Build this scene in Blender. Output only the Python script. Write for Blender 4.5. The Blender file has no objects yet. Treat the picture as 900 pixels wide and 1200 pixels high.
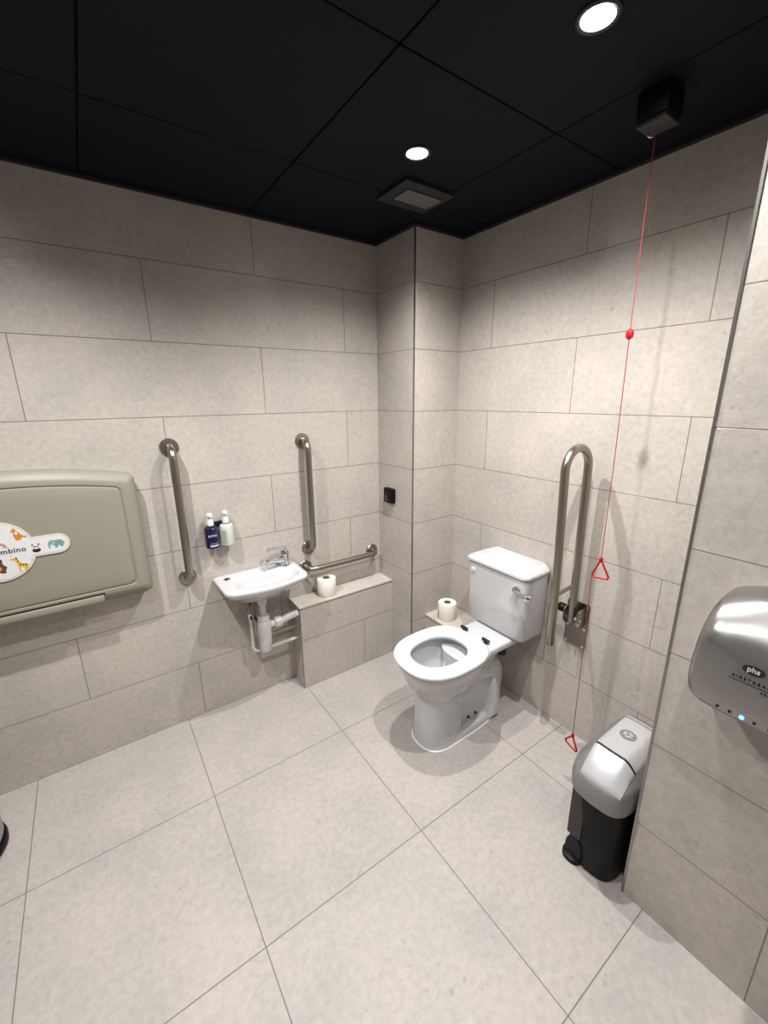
import bpy, bmesh, math, random
from mathutils import Vector, Matrix
PI = math.pi
random.seed(4)
scene = bpy.context.scene
COL = scene.collection
H = 2.335                                   # ceiling height

# ---------------------------------------------------------------- materials
def lin(c):
    c = c / 255.0
    return c / 12.92 if c <= 0.04045 else ((c + 0.055) / 1.055) ** 2.4
def rgb(r, g, b): return (lin(r), lin(g), lin(b), 1.0)

def new_mat(name):
    m = bpy.data.materials.new(name); m.use_nodes = True
    nt = m.node_tree
    for n in list(nt.nodes): nt.nodes.remove(n)
    out = nt.nodes.new('ShaderNodeOutputMaterial')
    b = nt.nodes.new('ShaderNodeBsdfPrincipled')
    nt.links.new(b.outputs[0], out.inputs[0])
    return m, nt, b

def mat(name, col, rough=0.5, metal=0.0, noise=0.0, nscale=30.0, bump=0.0, coat=0.0,
        stretch=(1, 1, 1), emit=None, estr=0.0, ior=1.5, trans=0.0):
    m, nt, b = new_mat(name)
    b.inputs['Roughness'].default_value = rough
    b.inputs['Metallic'].default_value = metal
    b.inputs['Coat Weight'].default_value = coat
    b.inputs['IOR'].default_value = ior
    b.inputs['Transmission Weight'].default_value = trans
    if emit:
        b.inputs['Emission Color'].default_value = emit
        b.inputs['Emission Strength'].default_value = estr
    tc = nt.nodes.new('ShaderNodeTexCoord')
    mp = nt.nodes.new('ShaderNodeMapping'); mp.inputs['Scale'].default_value = stretch
    nz = nt.nodes.new('ShaderNodeTexNoise'); nz.inputs['Scale'].default_value = nscale
    nz.inputs['Detail'].default_value = 4
    nt.links.new(tc.outputs['Object'], mp.inputs[0]); nt.links.new(mp.outputs[0], nz.inputs[0])
    ramp = nt.nodes.new('ShaderNodeMix'); ramp.data_type = 'RGBA'
    ramp.inputs[6].default_value = tuple(c * (1 - noise) for c in col[:3]) + (1,)
    ramp.inputs[7].default_value = tuple(min(1, c * (1 + noise)) for c in col[:3]) + (1,)
    nt.links.new(nz.outputs[0], ramp.inputs[0]); nt.links.new(ramp.outputs[2], b.inputs['Base Color'])
    if bump > 0:
        bp = nt.nodes.new('ShaderNodeBump'); bp.inputs['Strength'].default_value = bump
        bp.inputs['Distance'].default_value = 0.002
        nt.links.new(nz.outputs[0], bp.inputs['Height']); nt.links.new(bp.outputs[0], b.inputs['Normal'])
    return m

def tile_mat(name, u_axis, u_off, v_axis, v_off, bw, rh, half, base, rough=0.42):
    """porcelain stone tile: brick joints in (u,v) metres, mottled colour, little pits"""
    m, nt, b = new_mat(name)
    L = nt.links.new
    N = nt.nodes.new
    tc = N('ShaderNodeTexCoord'); sp = N('ShaderNodeSeparateXYZ'); L(tc.outputs['Object'], sp.inputs[0])
    cb = N('ShaderNodeCombineXYZ')
    for k, (ax, off) in enumerate(((u_axis, u_off), (v_axis, v_off))):
        if ax is None: cb.inputs[k].default_value = off; continue
        a = N('ShaderNodeMath'); a.operation = 'ADD'; a.inputs[1].default_value = off
        L(sp.outputs[ax], a.inputs[0]); L(a.outputs[0], cb.inputs[k])
    br = N('ShaderNodeTexBrick')
    br.offset = 0.5 if half else 0.0; br.offset_frequency = 2; br.squash = 1.0
    br.inputs['Scale'].default_value = 1.0
    br.inputs['Mortar Size'].default_value = 0.0017
    br.inputs['Mortar Smooth'].default_value = 0.25
    br.inputs['Bias'].default_value = 0.0
    br.inputs['Brick Width'].default_value = bw; br.inputs['Row Height'].default_value = rh
    br.inputs['Color1'].default_value = (0.94, 0.94, 0.94, 1); br.inputs['Color2'].default_value = (1, 1, 1, 1)
    br.inputs['Mortar'].default_value = (1, 1, 1, 1)
    L(cb.outputs[0], br.inputs['Vector'])
    # soft mottling
    n1 = N('ShaderNodeTexNoise'); n1.inputs['Scale'].default_value = 3.2; n1.inputs['Detail'].default_value = 5; n1.inputs['Roughness'].default_value = .6
    n2 = N('ShaderNodeTexNoise'); n2.inputs["Scale"].default_value = 46; n2.inputs['Detail'].default_value = 5; n2.inputs['Roughness'].default_value = .7
    n3 = N('ShaderNodeTexNoise'); n3.inputs['Scale'].default_value = 48; n3.inputs['Detail'].default_value = 4
    n4 = N('ShaderNodeTexNoise'); n4.inputs['Scale'].default_value = 4.5; n4.inputs['Detail'].default_value = 2
    for n in (n1, n2, n3, n4): L(tc.outputs['Object'], n.inputs[0])
    mx = N('ShaderNodeMix'); mx.data_type = 'RGBA'
    r1 = N('ShaderNodeMapRange'); r1.inputs[1].default_value = .36; r1.inputs[2].default_value = .64
    L(n1.outputs[0], r1.inputs[0]); L(r1.outputs[0], mx.inputs[0])
    mx.inputs[6].default_value = tuple(c * f for c, f in zip(base, (.90, .915, .91))) + (1,)
    mx.inputs[7].default_value = tuple(c * f for c, f in zip(base, (1.05, 1.03, 1.02))) + (1,)
    # fine speckle
    r2 = N('ShaderNodeMapRange'); r2.inputs[1].default_value = .3; r2.inputs[2].default_value = .7
    r2.inputs[3].default_value = .88; r2.inputs[4].default_value = 1.10
    L(n2.outputs[0], r2.inputs[0])
    m1 = N('ShaderNodeMix'); m1.data_type = 'RGBA'; m1.blend_type = 'MULTIPLY'; m1.inputs[0].default_value = 1
    L(mx.outputs[2], m1.inputs[6]); L(r2.outputs[0], m1.inputs[7])
    # sparse darker pits, clustered
    r3 = N('ShaderNodeMapRange'); r3.inputs[1].default_value = .60; r3.inputs[2].default_value = .70
    L(n3.outputs[0], r3.inputs[0])
    r4 = N('ShaderNodeMapRange'); r4.inputs[1].default_value = .50; r4.inputs[2].default_value = .62
    L(n4.outputs[0], r4.inputs[0])
    pm = N('ShaderNodeMath'); pm.operation = 'MULTIPLY'; L(r3.outputs[0], pm.inputs[0]); L(r4.outputs[0], pm.inputs[1])
    pf = N('ShaderNodeMath'); pf.operation = 'MULTIPLY'; pf.inputs[1].default_value = .33; L(pm.outputs[0], pf.inputs[0])
    m2 = N('ShaderNodeMix'); m2.data_type = 'RGBA'; L(pf.outputs[0], m2.inputs[0]); L(m1.outputs[2], m2.inputs[6])
    m2.inputs[7].default_value = tuple(c * .45 for c in base) + (1,)
    m3 = N('ShaderNodeMix'); m3.data_type = 'RGBA'; m3.blend_type = 'MULTIPLY'; m3.inputs[0].default_value = .6
    L(m2.outputs[2], m3.inputs[6]); L(br.outputs['Color'], m3.inputs[7])
    # joints
    m4 = N('ShaderNodeMix'); m4.data_type = 'RGBA'; L(br.outputs['Fac'], m4.inputs[0]); L(m3.outputs[2], m4.inputs[6])
    m4.inputs[7].default_value = tuple(c * .38 for c in base) + (1,)
    L(m4.outputs[2], b.inputs['Base Color'])
    b.inputs['Roughness'].default_value = rough
    b.inputs['Specular IOR Level'].default_value = .3
    # relief: riven face + recessed joint
    ad = N('ShaderNodeMath'); ad.operation = 'MULTIPLY_ADD'; ad.inputs[1].default_value = -1.4
    L(br.outputs['Fac'], ad.inputs[0]); L(n2.outputs[0], ad.inputs[2])
    bp = N('ShaderNodeBump'); bp.inputs['Strength'].default_value = .5; bp.inputs['Distance'].default_value = .0012
    L(ad.outputs[0], bp.inputs['Height']); L(bp.outputs[0], b.inputs['Normal'])
    return m

WALLC = tuple(lin(c) for c in (180, 173, 166))
FLOORC = tuple(lin(c) for c in (172, 166, 161))
M_wl = tile_mat('tile_wall_left', 0, .966, 2, 0, .9, .3, True, WALLC, .23)
M_wr = tile_mat('tile_wall_right', 1, .988, 2, 0, .9, .3, True, WALLC, .23)
M_wp = tile_mat('tile_wall_partition', 1, 1.977 - .45, 2, 0, .9, .3, True, WALLC, .23)
M_wc = tile_mat('tile_column', None, .4, 2, 0, .9, .3, False, WALLC)
M_top = tile_mat('tile_top_lit_tone', None, .4, None, .15, .9, .3, False, tuple(lin(c) for c in (192, 184, 176)))  # ledge and shelf tops: brightness from overhead light put into the tile colour
M_fl = tile_mat('tile_floor', 0, 1.5, 1, .5205, .6, .6, False, FLOORC, .50)
M_ceil = mat('black_ceiling_panel', rgb(12, 14, 24), .6, noise=.08, nscale=200, bump=.1)
M_paint = mat('grey_wall_paint', rgb(138, 135, 132), .6, noise=.03)
M_ceil.node_tree.nodes['Principled BSDF'].inputs['Specular IOR Level'].default_value = .12
M_void = mat('black_gap', rgb(8, 8, 9), .8)
M_trim = mat('trim_metal', rgb(150, 148, 144), .35, 1.0, noise=.05)
M_trimd = mat('dull_trim', rgb(120, 112, 104), .5, .5)
M_steel = mat('brushed_stainless', rgb(158, 150, 141), .30, 1.0, noise=.10, nscale=60, stretch=(1, 1, .15))
M_plate = mat('plate_stainless', rgb(150, 145, 136), .28, 1.0, noise=.12, nscale=25)
M_chrome = mat('chrome', rgb(215, 215, 216), .07, 1.0)
M_ceram = mat('white_ceramic', rgb(192, 192, 193), .12, coat=.4, noise=.01)
M_seat = mat('white_seat_plastic', rgb(216, 216, 218), .25)
M_water = mat('bowl_water', rgb(200, 204, 204), .03)
M_plastic = mat('white_plastic', rgb(208, 208, 208), .35)
M_beige = mat('cream_painted_pipe', rgb(204, 196, 183), .4)
M_black = mat('black_plastic', rgb(4, 4, 5), .5)
M_black.node_tree.nodes['Principled BSDF'].inputs['Specular IOR Level'].default_value = .2
M_satin = mat('satin_black', rgb(34, 34, 35), .4)
M_blackm = mat('matt_black', rgb(20, 20, 22), .55)
M_rubber = mat('black_rubber', rgb(10, 10, 10), .7)
M_red = mat('red_plastic', rgb(170, 16, 28), .35)
M_cord = mat('red_cord', rgb(140, 26, 36), .7)
M_chg = mat('khaki_plastic', rgb(134, 130, 116), .5, noise=.02, nscale=300, bump=.08)
M_cream = mat('cream_rim', rgb(196, 192, 179), .4)
M_sticker = mat('white_sticker', rgb(206, 205, 206), .45)
M_ink = mat('black_ink', rgb(28, 26, 40), .5)
M_org = mat('orange_ink', rgb(190, 122, 42), .5)
M_yel = mat('yellow_ink', rgb(206, 160, 52), .5)
M_brn = mat('brown_ink', rgb(92, 54, 36), .5)
M_tan = mat('tan_ink', rgb(176, 140, 106), .5)
M_teal = mat('teal_ink', rgb(104, 142, 140), .5)
M_gry = mat('grey_ink', rgb(150, 158, 150), .5)
M_pink = mat('pinkish_white_ink', rgb(222, 204, 204), .5)
M_navy = mat('navy_glass', rgb(13, 11, 56), .12, coat=.5)
M_frost = mat('pale_bottle', rgb(190, 192, 186), .2, coat=.3)
M_paper = mat('tissue_paper', rgb(222, 216, 207), .9, noise=.03, nscale=60, bump=.2)
M_card = mat('cardboard_core', rgb(120, 100, 82), .85)
M_dark = mat('dark_hole', rgb(16, 15, 14), .6)
M_silver = mat('silver_plastic', rgb(176, 176, 177), .38, .30, noise=.05, nscale=120)
M_silverd = mat('silver_plastic_shell', rgb(132, 131, 129), .36, .45, noise=.05, nscale=120)
M_dryer = mat('brushed_dryer_steel', rgb(150, 148, 146), .29, .9, noise=.05, nscale=90, stretch=(1, .1, 1))
M_steeld = mat('dark_brushed_steel', rgb(120, 118, 116), .3, .9)
M_led = mat('blue_led', rgb(60, 130, 255), .3, emit=rgb(70, 150, 255), estr=6.0)
M_lens = mat('lamp_lens', (1, 1, 1, 1), .3, emit=(1.0, .97, .95, 1), estr=40.0)
M_hinge = mat('dark_steel', rgb(70, 68, 66), .3, .9)
M_grille = mat('grey_grille', rgb(112, 112, 112), .6)
M_greybin = mat('grey_plastic', rgb(150, 149, 143), .45)
M_seal = mat('white_sealant', rgb(222, 222, 220), .4)
M_foil = mat('red_marker', rgb(170, 40, 36), .5)
M_braid = mat('braided_hose', rgb(150, 150, 150), .35, .9, noise=.3, nscale=400)
M_symb = mat('red_symbol', rgb(120, 58, 54), .5)

# ---------------------------------------------------------------- mesh helpers
class MB:
    def __init__(self): self.bm = bmesh.new()
    def grid(self, rings, closed=True, cap0=False, cap1=False, loop=False):
        vs = [[self.bm.verts.new(p) for p in r] for r in rings]
        n = len(vs[0]); K = len(vs)
        for k in range(K if loop else K - 1):
            a, c = vs[k], vs[(k + 1) % K]
            for i in range(n if closed else n - 1):
                j = (i + 1) % n
                try: self.bm.faces.new((a[i], a[j], c[j], c[i]))
                except ValueError: pass
        if cap0: self.bm.faces.new(list(reversed(vs[0])))
        if cap1: self.bm.faces.new(vs[-1])
        return self
    def box(self, x0, x1, y0, y1, z0, z1, bev=0.0, seg=2):
        b = bmesh.new()
        bmesh.ops.create_cube(b, size=1.0)
        for v in b.verts:
            v.co = Vector((x0 + (v.co.x + .5) * (x1 - x0), y0 + (v.co.y + .5) * (y1 - y0), z0 + (v.co.z + .5) * (z1 - z0)))
        if bev > 0:
            bmesh.ops.bevel(b, geom=b.edges[:], offset=bev, segments=seg, profile=.5, affect='EDGES')
        self.merge(b); return self
    def merge(self, b, M=None):
        me = bpy.data.meshes.new('tmp'); b.to_mesh(me); b.free()
        if M is not None: me.transform(M)
        self.bm.from_mesh(me); bpy.data.meshes.remove(me)
    def lathe(self, prof, M=Matrix(), seg=32, caps=True):
        """prof = [(r, h)...] round local z"""
        rings = [[M @ Vector((r * math.cos(2 * PI * i / seg), r * math.sin(2 * PI * i / seg), h)) for i in range(seg)] for r, h in prof]
        return self.grid(rings, True, caps, caps)
    def cyl(self, p0, p1, r, seg=24, r1=None, bev=0.0):
        p0, p1 = Vector(p0), Vector(p1); d = p1 - p0; L = d.length
        M = Matrix.Translation(p0) @ d.to_track_quat('Z', 'Y').to_matrix().to_4x4()
        r1 = r if r1 is None else r1
        if bev > 0: prof = [(r - bev, 0), (r - .3 * bev, .3 * bev), (r, bev), (r1, L - bev), (r1 - .3 * bev, L - .3 * bev), (r1 - bev, L)]
        else: prof = [(r, 0), (r1, L)]
        return self.lathe(prof, M, seg)
    def tube(self, pts, r, seg=14, closed=False, caps=True):
        pts = [Vector(p) for p in pts]; n = len(pts)
        rr = r if isinstance(r, (list, tuple)) else [r] * n
        rings = []; up = None
        for i, p in enumerate(pts):
            a = pts[(i - 1) % n] if (closed or i > 0) else p
            c = pts[(i + 1) % n] if (closed or i < n - 1) else p
            t = (c - a).normalized()
            if up is None:
                up = Vector((0, 0, 1)) if abs(t.z) < .9 else Vector((1, 0, 0))
            s = t.cross(up).normalized(); up = s.cross(t).normalized()
            rings.append([p + rr[i] * (math.cos(2 * PI * k / seg) * s + math.sin(2 * PI * k / seg) * up) for k in range(seg)])
        return self.grid(rings, True, caps and not closed, caps and not closed, loop=closed)
    def prism(self, poly, o, u, v, d0, d1):
        """2-D outline extruded along u x v from d0 to d1"""
        o, u, v = Vector(o), Vector(u), Vector(v); n = u.cross(v).normalized()
        a = [o + u * x + v * y + n * d0 for x, y in poly]; c = [o + u * x + v * y + n * d1 for x, y in poly]
        return self.grid([a, c], True, True, True)
    def finish(self, angle=38):
        bm = self.bm
        bmesh.ops.remove_doubles(bm, verts=bm.verts[:], dist=1e-6)
        bmesh.ops.recalc_face_normals(bm, faces=bm.faces[:])
        lim = math.radians(angle)
        for f in bm.faces: f.smooth = True
        for e in bm.edges:
            e.smooth = not (len(e.link_faces) == 2 and e.calc_face_angle(0) > lim)
        return bm

ROOTLOC = {}
def link(name, mb, m, loc, angle=38):
    bm = mb.finish(angle) if isinstance(mb, MB) else mb
    me = bpy.data.meshes.new(name)
    if loc != (0, 0, 0): bmesh.ops.translate(bm, verts=bm.verts[:], vec=-Vector(loc))
    bm.to_mesh(me); bm.free()
    me.materials.append(m)
    o = bpy.data.objects.new(name, me); COL.objects.link(o)
    return o
def thing(name, label, cat, loc, group=None):
    o = bpy.data.objects.new(name, None); COL.objects.link(o)
    o.empty_display_size = .05
    o.location = loc; o['label'] = label; o['category'] = cat
    if group: o['group'] = group
    ROOTLOC[o.name] = tuple(loc)
    return o
def part(name, mb, m, parent, label=None, angle=38):
    """mesh given in world coordinates; becomes a child of thing or part"""
    loc = ROOTLOC[parent.name]
    o = link(name, mb, m, loc, angle); o.parent = parent
    ROOTLOC[o.name] = loc
    if label: o['label'] = label
    return o
def solo(name, mb, m, label, cat, loc, group=None, angle=38):
    o = link(name, mb, m, tuple(loc), angle); o.location = loc
    o['label'] = label; o['category'] = cat
    if group: o['group'] = group
    return o
def struct(name, mb, m, angle=38):
    o = link(name, mb, m, (0, 0, 0), angle); o['kind'] = 'structure'; return o
def copy_tree(o, parent=None):
    c = o.copy(); COL.objects.link(c); c.parent = parent
    for ch in [x for x in bpy.data.objects if x.parent == o]: copy_tree(ch, c)
    return c
def text_mb(s, o, u, v, size, depth=.0006, spacing=1.0, align='CENTER', shear=0, offset=0.0):
    cu = bpy.data.curves.new('t', 'FONT'); cu.body = s; cu.size = size; cu.extrude = depth
    cu.align_x = align; cu.align_y = 'CENTER'; cu.space_character = spacing; cu.shear = shear; cu.resolution_u = 3
    cu.offset = offset
    ob = bpy.data.objects.new('t', cu); COL.objects.link(ob)
    dg = bpy.context.evaluated_depsgraph_get(); dg.update()
    me = bpy.data.meshes.new_from_object(ob.evaluated_get(dg))
    u, v = Vector(u).normalized(), Vector(v).normalized(); n = u.cross(v)
    M = Matrix((u, v, n)).transposed().to_4x4(); M.translation = Vector(o)
    me.transform(M)
    mb = MB(); mb.bm.from_mesh(me)
    bpy.data.meshes.remove(me); bpy.data.objects.remove(ob); bpy.data.curves.remove(cu)
    return mb
def sgnpow(c, e): return math.copysign(abs(c) ** e, c)
def superell(xf, xb, cy, b, z, n=2.5, nb=None, N=48, split=None):
    """ring in plan: xf front (low x), xb back (high x)"""
    cx = (xf + xb) / 2 if split is None else split
    nb = nb or n; out = []
    for i in range(N):
        t = 2 * PI * i / N; c, s = math.cos(t), math.sin(t)
        if c < 0: e = 2 / n; x = cx + (cx - xf) * sgnpow(c, e)
        else: e = 2 / nb; x = cx + (xb - cx) * sgnpow(c, e)
        out.append(Vector((x, cy + b * sgnpow(s, e), z)))
    return out
def arc(c, r, a0, a1, n, u, v):
    c, u, v = Vector(c), Vector(u), Vector(v)
    return [c + r * (math.cos(a0 + (a1 - a0) * i / n) * u + math.sin(a0 + (a1 - a0) * i / n) * v) for i in range(n + 1)]
def circle2(r, cx=0, cy=0, n=32, sx=1, sy=1):
    return [(cx + sx * r * math.cos(2 * PI * i / n), cy + sy * r * math.sin(2 * PI * i / n)) for i in range(n)]
def round_rect(x0, x1, y0, y1, r, n=6):
    out = []
    for cx, cy, a in ((x1 - r, y0 + r, -PI / 2), (x1 - r, y1 - r, 0), (x0 + r, y1 - r, PI / 2), (x0 + r, y0 + r, PI)):
        for i in range(n + 1): out.append((cx + r * math.cos(a + PI / 2 * i / n), cy + r * math.sin(a + PI / 2 * i / n)))
    return out
def smooth_poly(pts, it=2):
    for _ in range(it):
        q = []
        for i in range(len(pts)):
            a, b = pts[i], pts[(i + 1) % len(pts)]
            q += [(a[0] * .75 + b[0] * .25, a[1] * .75 + b[1] * .25), (a[0] * .25 + b[0] * .75, a[1] * .25 + b[1] * .75)]
        pts = q
    return pts

# ---------------------------------------------------------------- the room
XL, YB = -2.80, -2.62          # far side and rear of the room
struct('floor', MB().box(XL - .06, .06, YB - .06, .06, -.06, 0), M_fl)
struct('wall_left', MB().box(XL - .06, .06, 0, .06, 0, H + .06), M_wl)
struct('wall_right', MB().box(0, .06, YB, 0, 0, H + .06), M_wr)
struct('wall_side', MB().box(XL - .06, XL, YB, 0, 0, H + .06), M_paint)
struct('wall_rear', MB().box(XL - .06, .06, YB - .06, YB, 0, H + .06), M_paint)
struct('wall_column', MB().box(-.3105, -.0005, -.3216, -.0005, 0, H - .003), M_wc)
struct('wall_partition', MB().box(-.4905, -.0005, YB + .0005, -1.656, 0, H - .003), M_wp)
struct('wall_ledge', MB().box(-.918, -.311, -.130, -.0005, 0, .490), M_wl)
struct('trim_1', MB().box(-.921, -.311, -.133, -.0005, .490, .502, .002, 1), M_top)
struct('wall_shelf', MB().box(-.205, -.0005, -.60, -.322, 0, .312), M_wc)
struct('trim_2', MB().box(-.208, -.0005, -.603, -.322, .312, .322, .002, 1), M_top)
# metal corner beads
struct('trim_3', MB().box(-.3125, -.3065, -.3236, -.3176, 0, H - .012), M_trim)
struct('trim_4', MB().box(-.4925, -.4865, -1.660, -1.654, 0, H - .012), M_trim)
struct('trim_11', MB().box(-.9195, -.311, -.1315, -.120, .487, .4915), M_trimd)
struct('trim_5', MB().box(-.9195, -.9155, -.1315, -.1275, 0, .490), M_trim)
# ceiling: black panels in a hidden grid
cm = MB()
G = .593
xs = [-.98 + G * k for k in range(-4, 3)]; ys = [-.495 - G * k for k in range(-2, 5)]
for xa in xs:
    for ya in ys:
        x0, x1, y1, y0 = max(xa, XL), min(xa + G, .0), min(ya, 0), max(ya - G, YB)
        if x1 - x0 < .02 or y1 - y0 < .02: continue
        cm.box(x0 + .002, x1 - .002, y0 + .002, y1 - .002, H, H + .014, .002, 1)
struct('ceiling', cm, M_ceil)
struct('ceiling_void', MB().box(XL - .06, .06, YB - .06, .06, H + .014, H + .06), M_void)
def edge_strip(n, *b): struct(n, MB().box(*b), M_void)
edge_strip('trim_6', XL, -.3105, -.022, 0, H - .010, H - .0005)
edge_strip('trim_7', -.022, 0, -1.656, -.3216, H - .010, H - .0005)
edge_strip('trim_8', -.3325, -.3105, -.3216, 0, H - .010, H - .0005)
edge_strip('trim_9', -.3325, -.022, -.3436, -.3216, H - .010, H - .0005)
edge_strip('trim_10', -.5125, -.4905, YB, -1.656, H - .010, H - .0005)

# ---------------------------------------------------------------- downlights
def downlight(x, y):
    t = thing('downlight', 'lit round recessed ceiling downlight', 'ceiling light', (x, y, H), 'ceiling downlights')
    T = Matrix.Translation((x, y, H))
    part('bezel', MB().lathe([(.034, -.0005), (.034, -.004), (.040, -.006), (.045, -.003), (.045, -.0003)], T, 40, False), M_blackm, t)
    part('lens', MB().lathe([(.034, -.0025), (.020, -.0034), (.004, -.0036)], T, 32), M_lens, t)
    return t
d1 = downlight(-.672, -.775); d1['label'] = 'lit round black-rimmed downlight in ceiling beside the small grey vent grille'
LAMPS = [(-.672, -.775), (-.682, -1.378), (-1.88, -.79), (-1.88, -1.40), (-1.28, -1.98)]
LAB = [None, 'lit round downlight in ceiling beside the black pull-cord box', 'lit downlight in ceiling above the baby changing station, near the basin wall',
       'lit downlight in ceiling over the far left of the floor',
       'lit downlight in ceiling over the near floor, in front of the hand dryer']
for i in (1, 2, 3, 4):
    c = copy_tree(d1); c.location = (LAMPS[i][0], LAMPS[i][1], H); c['label'] = LAB[i]
PW = [74, 74, 84, 30, 24]
for (x, y), pw in zip(LAMPS, PW):
    L = bpy.data.lights.new('downlight_lamp', 'SPOT'); L.spot_size = math.radians(148); L.spot_blend = 1.0; L.shadow_soft_size = .014
    L.energy = pw; L.color = (1.0, .985, .97)
    lo = bpy.data.objects.new('downlight_lamp', L); COL.objects.link(lo); lo.location = (x, y, H - .026)

# ---------------------------------------------------------------- ceiling vent
t = thing('ceiling_vent', 'small square black ceiling vent with grey perforated grille', 'vent', (-.49, -.55, H))
fr = MB()
fr.prism(round_rect(-.61, -.37, -.64, -.445, .006), (0, 0, H - .012), (1, 0, 0), (0, 1, 0), 0, .0115)
part('frame', fr, M_blackm, t)
gp = MB().box(-.562, -.395, -.588, -.500, H - .017, H - .0125, .002, 1)
gr = part('grille', gp, M_grille, t, 'grey perforated grille')
hb = MB()
for i in range(12):
    for j in range(6):
        hb.box(-.555 + i * .0132, -.549 + i * .0132, -.581 + j * .0132, -.575 + j * .0132, H - .0178, H - .0172)
part('perforations', hb, M_dark, gr)

# ---------------------------------------------------------------- baby changing station
CX, CZ0, CZ1, CY = -2.0, .775, 1.29, -.105
t = thing('baby_changing_station', 'folded khaki plastic baby changing station with white animal badge on the wall', 'baby changing station', (CX, 0, CZ0))
def chg_ring(y, ins, zi=None):
    zi = ins if zi is None else zi
    pts = round_rect(-.44 + ins, .44 - ins, CZ0 + zi, CZ1 - zi, .020, 5)
    q = []
    for k in range(len(pts)):            # subdivide the long edges so the top can bow
        (xa, za), (xc, zc_) = pts[k], pts[(k + 1) % len(pts)]
        m = 16 if abs(xc - xa) > .3 else 1
        q += [(xa + (xc - xa) * w_ / m, za + (zc_ - za) * w_ / m) for w_ in range(m)]
    pts = q; out = []
    for x, z in pts:
        f = 1 - (x / .44) ** 2
        if z > 1.0: z = z + .050 * f - .006
        out.append(Vector((CX + x * (1.0 - .018 * (z - CZ0)), y, z)))
    return out
sh = MB()
sh.grid([chg_ring(-.001, .010), chg_ring(-.030, .002), chg_ring(-.075, .0), chg_ring(-.092, .010), chg_ring(-.103, .030)], True, True, False)
sh.grid([chg_ring(-.103, .030), chg_ring(-.105, .036), chg_ring(-.105, .052)], True)
sh.grid([chg_ring(-.105, .052), chg_ring(-.1015, .055), chg_ring(-.1015, .058)], True)
part('shell', sh, M_chg, t)
pn = MB(); pn.grid([chg_ring(-.1015, .058), chg_ring(-.106, .061), chg_ring(-.108, .07), chg_ring(-.108, .12)], True, False, True)
part('door_panel', pn, M_chg, t)
hd = MB().box(CX - .27, CX + .262, -.118, -.100, .786, .812, .005, 2)
hdl = part('handle', hd, M_chg, t)
part('handle_slot', MB().box(CX - .275, CX + .267, -.108, -.100, .812, .818), M_dark, t)
part('hinge_cover', MB().box(CX - .42, CX + .42, -.06, -.002, CZ0 - .012, CZ0 + .004, .004, 1), M_chg, t)
# badge: round centre with pill-shaped arms
BZ, BY = 1.057, -.108
def badge_poly(R, ph, px):
    pts = []
    a = math.asin(ph / R)
    for s in (0, 1):
        base = s * PI
        # right pill end (s=0) then arc to left pill
        ex = px - ph
        for i in range(9):
            b = -PI / 2 + PI * i / 8
            x, z = ex + ph * math.cos(b), ph * math.sin(b)
            pts.append((x, z) if s == 0 else (-x, -z))
        for i in range(21):
            b = a + (PI - 2 * a) * i / 20 + base
            pts.append((R * math.cos(b), R * math.sin(b)))
    return pts
BX = CX - .020
O = (BX, BY, BZ); U, V = (1, 0, 0), (0, 0, 1)
bd = part('badge', MB().prism(badge_poly(.110, .037, .212), O, U, V, -.002, .0045), M_cream, t, 'round white badge with animal pictures')
part('badge_face', MB().prism(badge_poly(.102, .030, .204), O, U, V, .0044, .0052), M_sticker, bd)
def pic(name, polys, m, ox, oz, s, d=.0051):
    mb = MB()
    for k, p in enumerate(polys):
        mb.prism([(ox + x * s, oz + z * s) for x, z in p], O, U, V, d, d + .0006 + .0002 * k)
    return part(name, mb, m, bd)
part('lettering', text_mb('Bambino', (BX + .082, BY - .0056, BZ - .001), U, V, .026, .0003, 1.1, 'RIGHT', 0, .0004), M_ink, bd)
kang = smooth_poly([(-.2, -1), (.3, -1), (.55, -.55), (1.0, -.75), (1.1, -.35), (.85, -.5), (.55, -.2), (.25, .25), (-.05, .55), (-.1, 1.0), (-.28, .75), (-.5, .95), (-.45, .6), (-.75, .42), (-.4, .3), (-.3, 0), (-.5, -.2), (-.35, -.3), (-.3, -.7)], 1)
pic('kangaroo_picture', [kang], M_org, .066, .058, .024)
pic('kangaroo_belly', [circle2(.16, -.05, .12, 12, 1, 1.6)], M_sticker, .066, .058, .024, .0056)
gir = smooth_poly([(-.15, -1.0), (-.02, -1.0), (0, -.35), (.35, -.35), (.4, -1.0), (.55, -1.0), (.6, -.3), (.7, -.7), (.75, -.1), (.5, .0), (.1, .1), (-.1, .7), (-.2, 1.0), (-.35, .85), (-.75, .8), (-.75, .65), (-.4, .6), (-.25, .1), (-.2, -.2)], 1)
pic('giraffe_picture', [gir], M_yel, .055, -.055, .031)
pic('giraffe_spots', [circle2(.09, x, z, 8) for x, z in ((-.1, .4), (.05, 0), (.3, -.1), (.55, -.12), (-.2, .75))], M_brn, .055, -.055, .031, .0056)
bear = smooth_poly([(-.6, -1), (-.2, -1), (0, -.8), (.25, -1), (.65, -1), (.6, -.6), (.85, -.3), (.6, .0), (.42, .2), (.5, .5), (.45, .85), (.2, .75), (-.2, .75), (-.45, .85), (-.5, .5), (-.42, .2), (-.7, -.1), (-.85, -.4), (-.6, -.5)], 1)
pic('bear_picture', [bear], M_brn, -.004, -.050, .029)
pic('bear_belly', [circle2(.3, 0, -.35, 14)], M_tan, -.004, -.050, .029, .0056)
bd2 = smooth_poly([(-.9, -.1), (-.3, -.3), (.5, -.3), (1, .2), (.5, .35), (.2, .2), (-.3, .25)], 1)
pic('bird_picture', [bd2], M_ink, .008, .064, .018)
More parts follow.
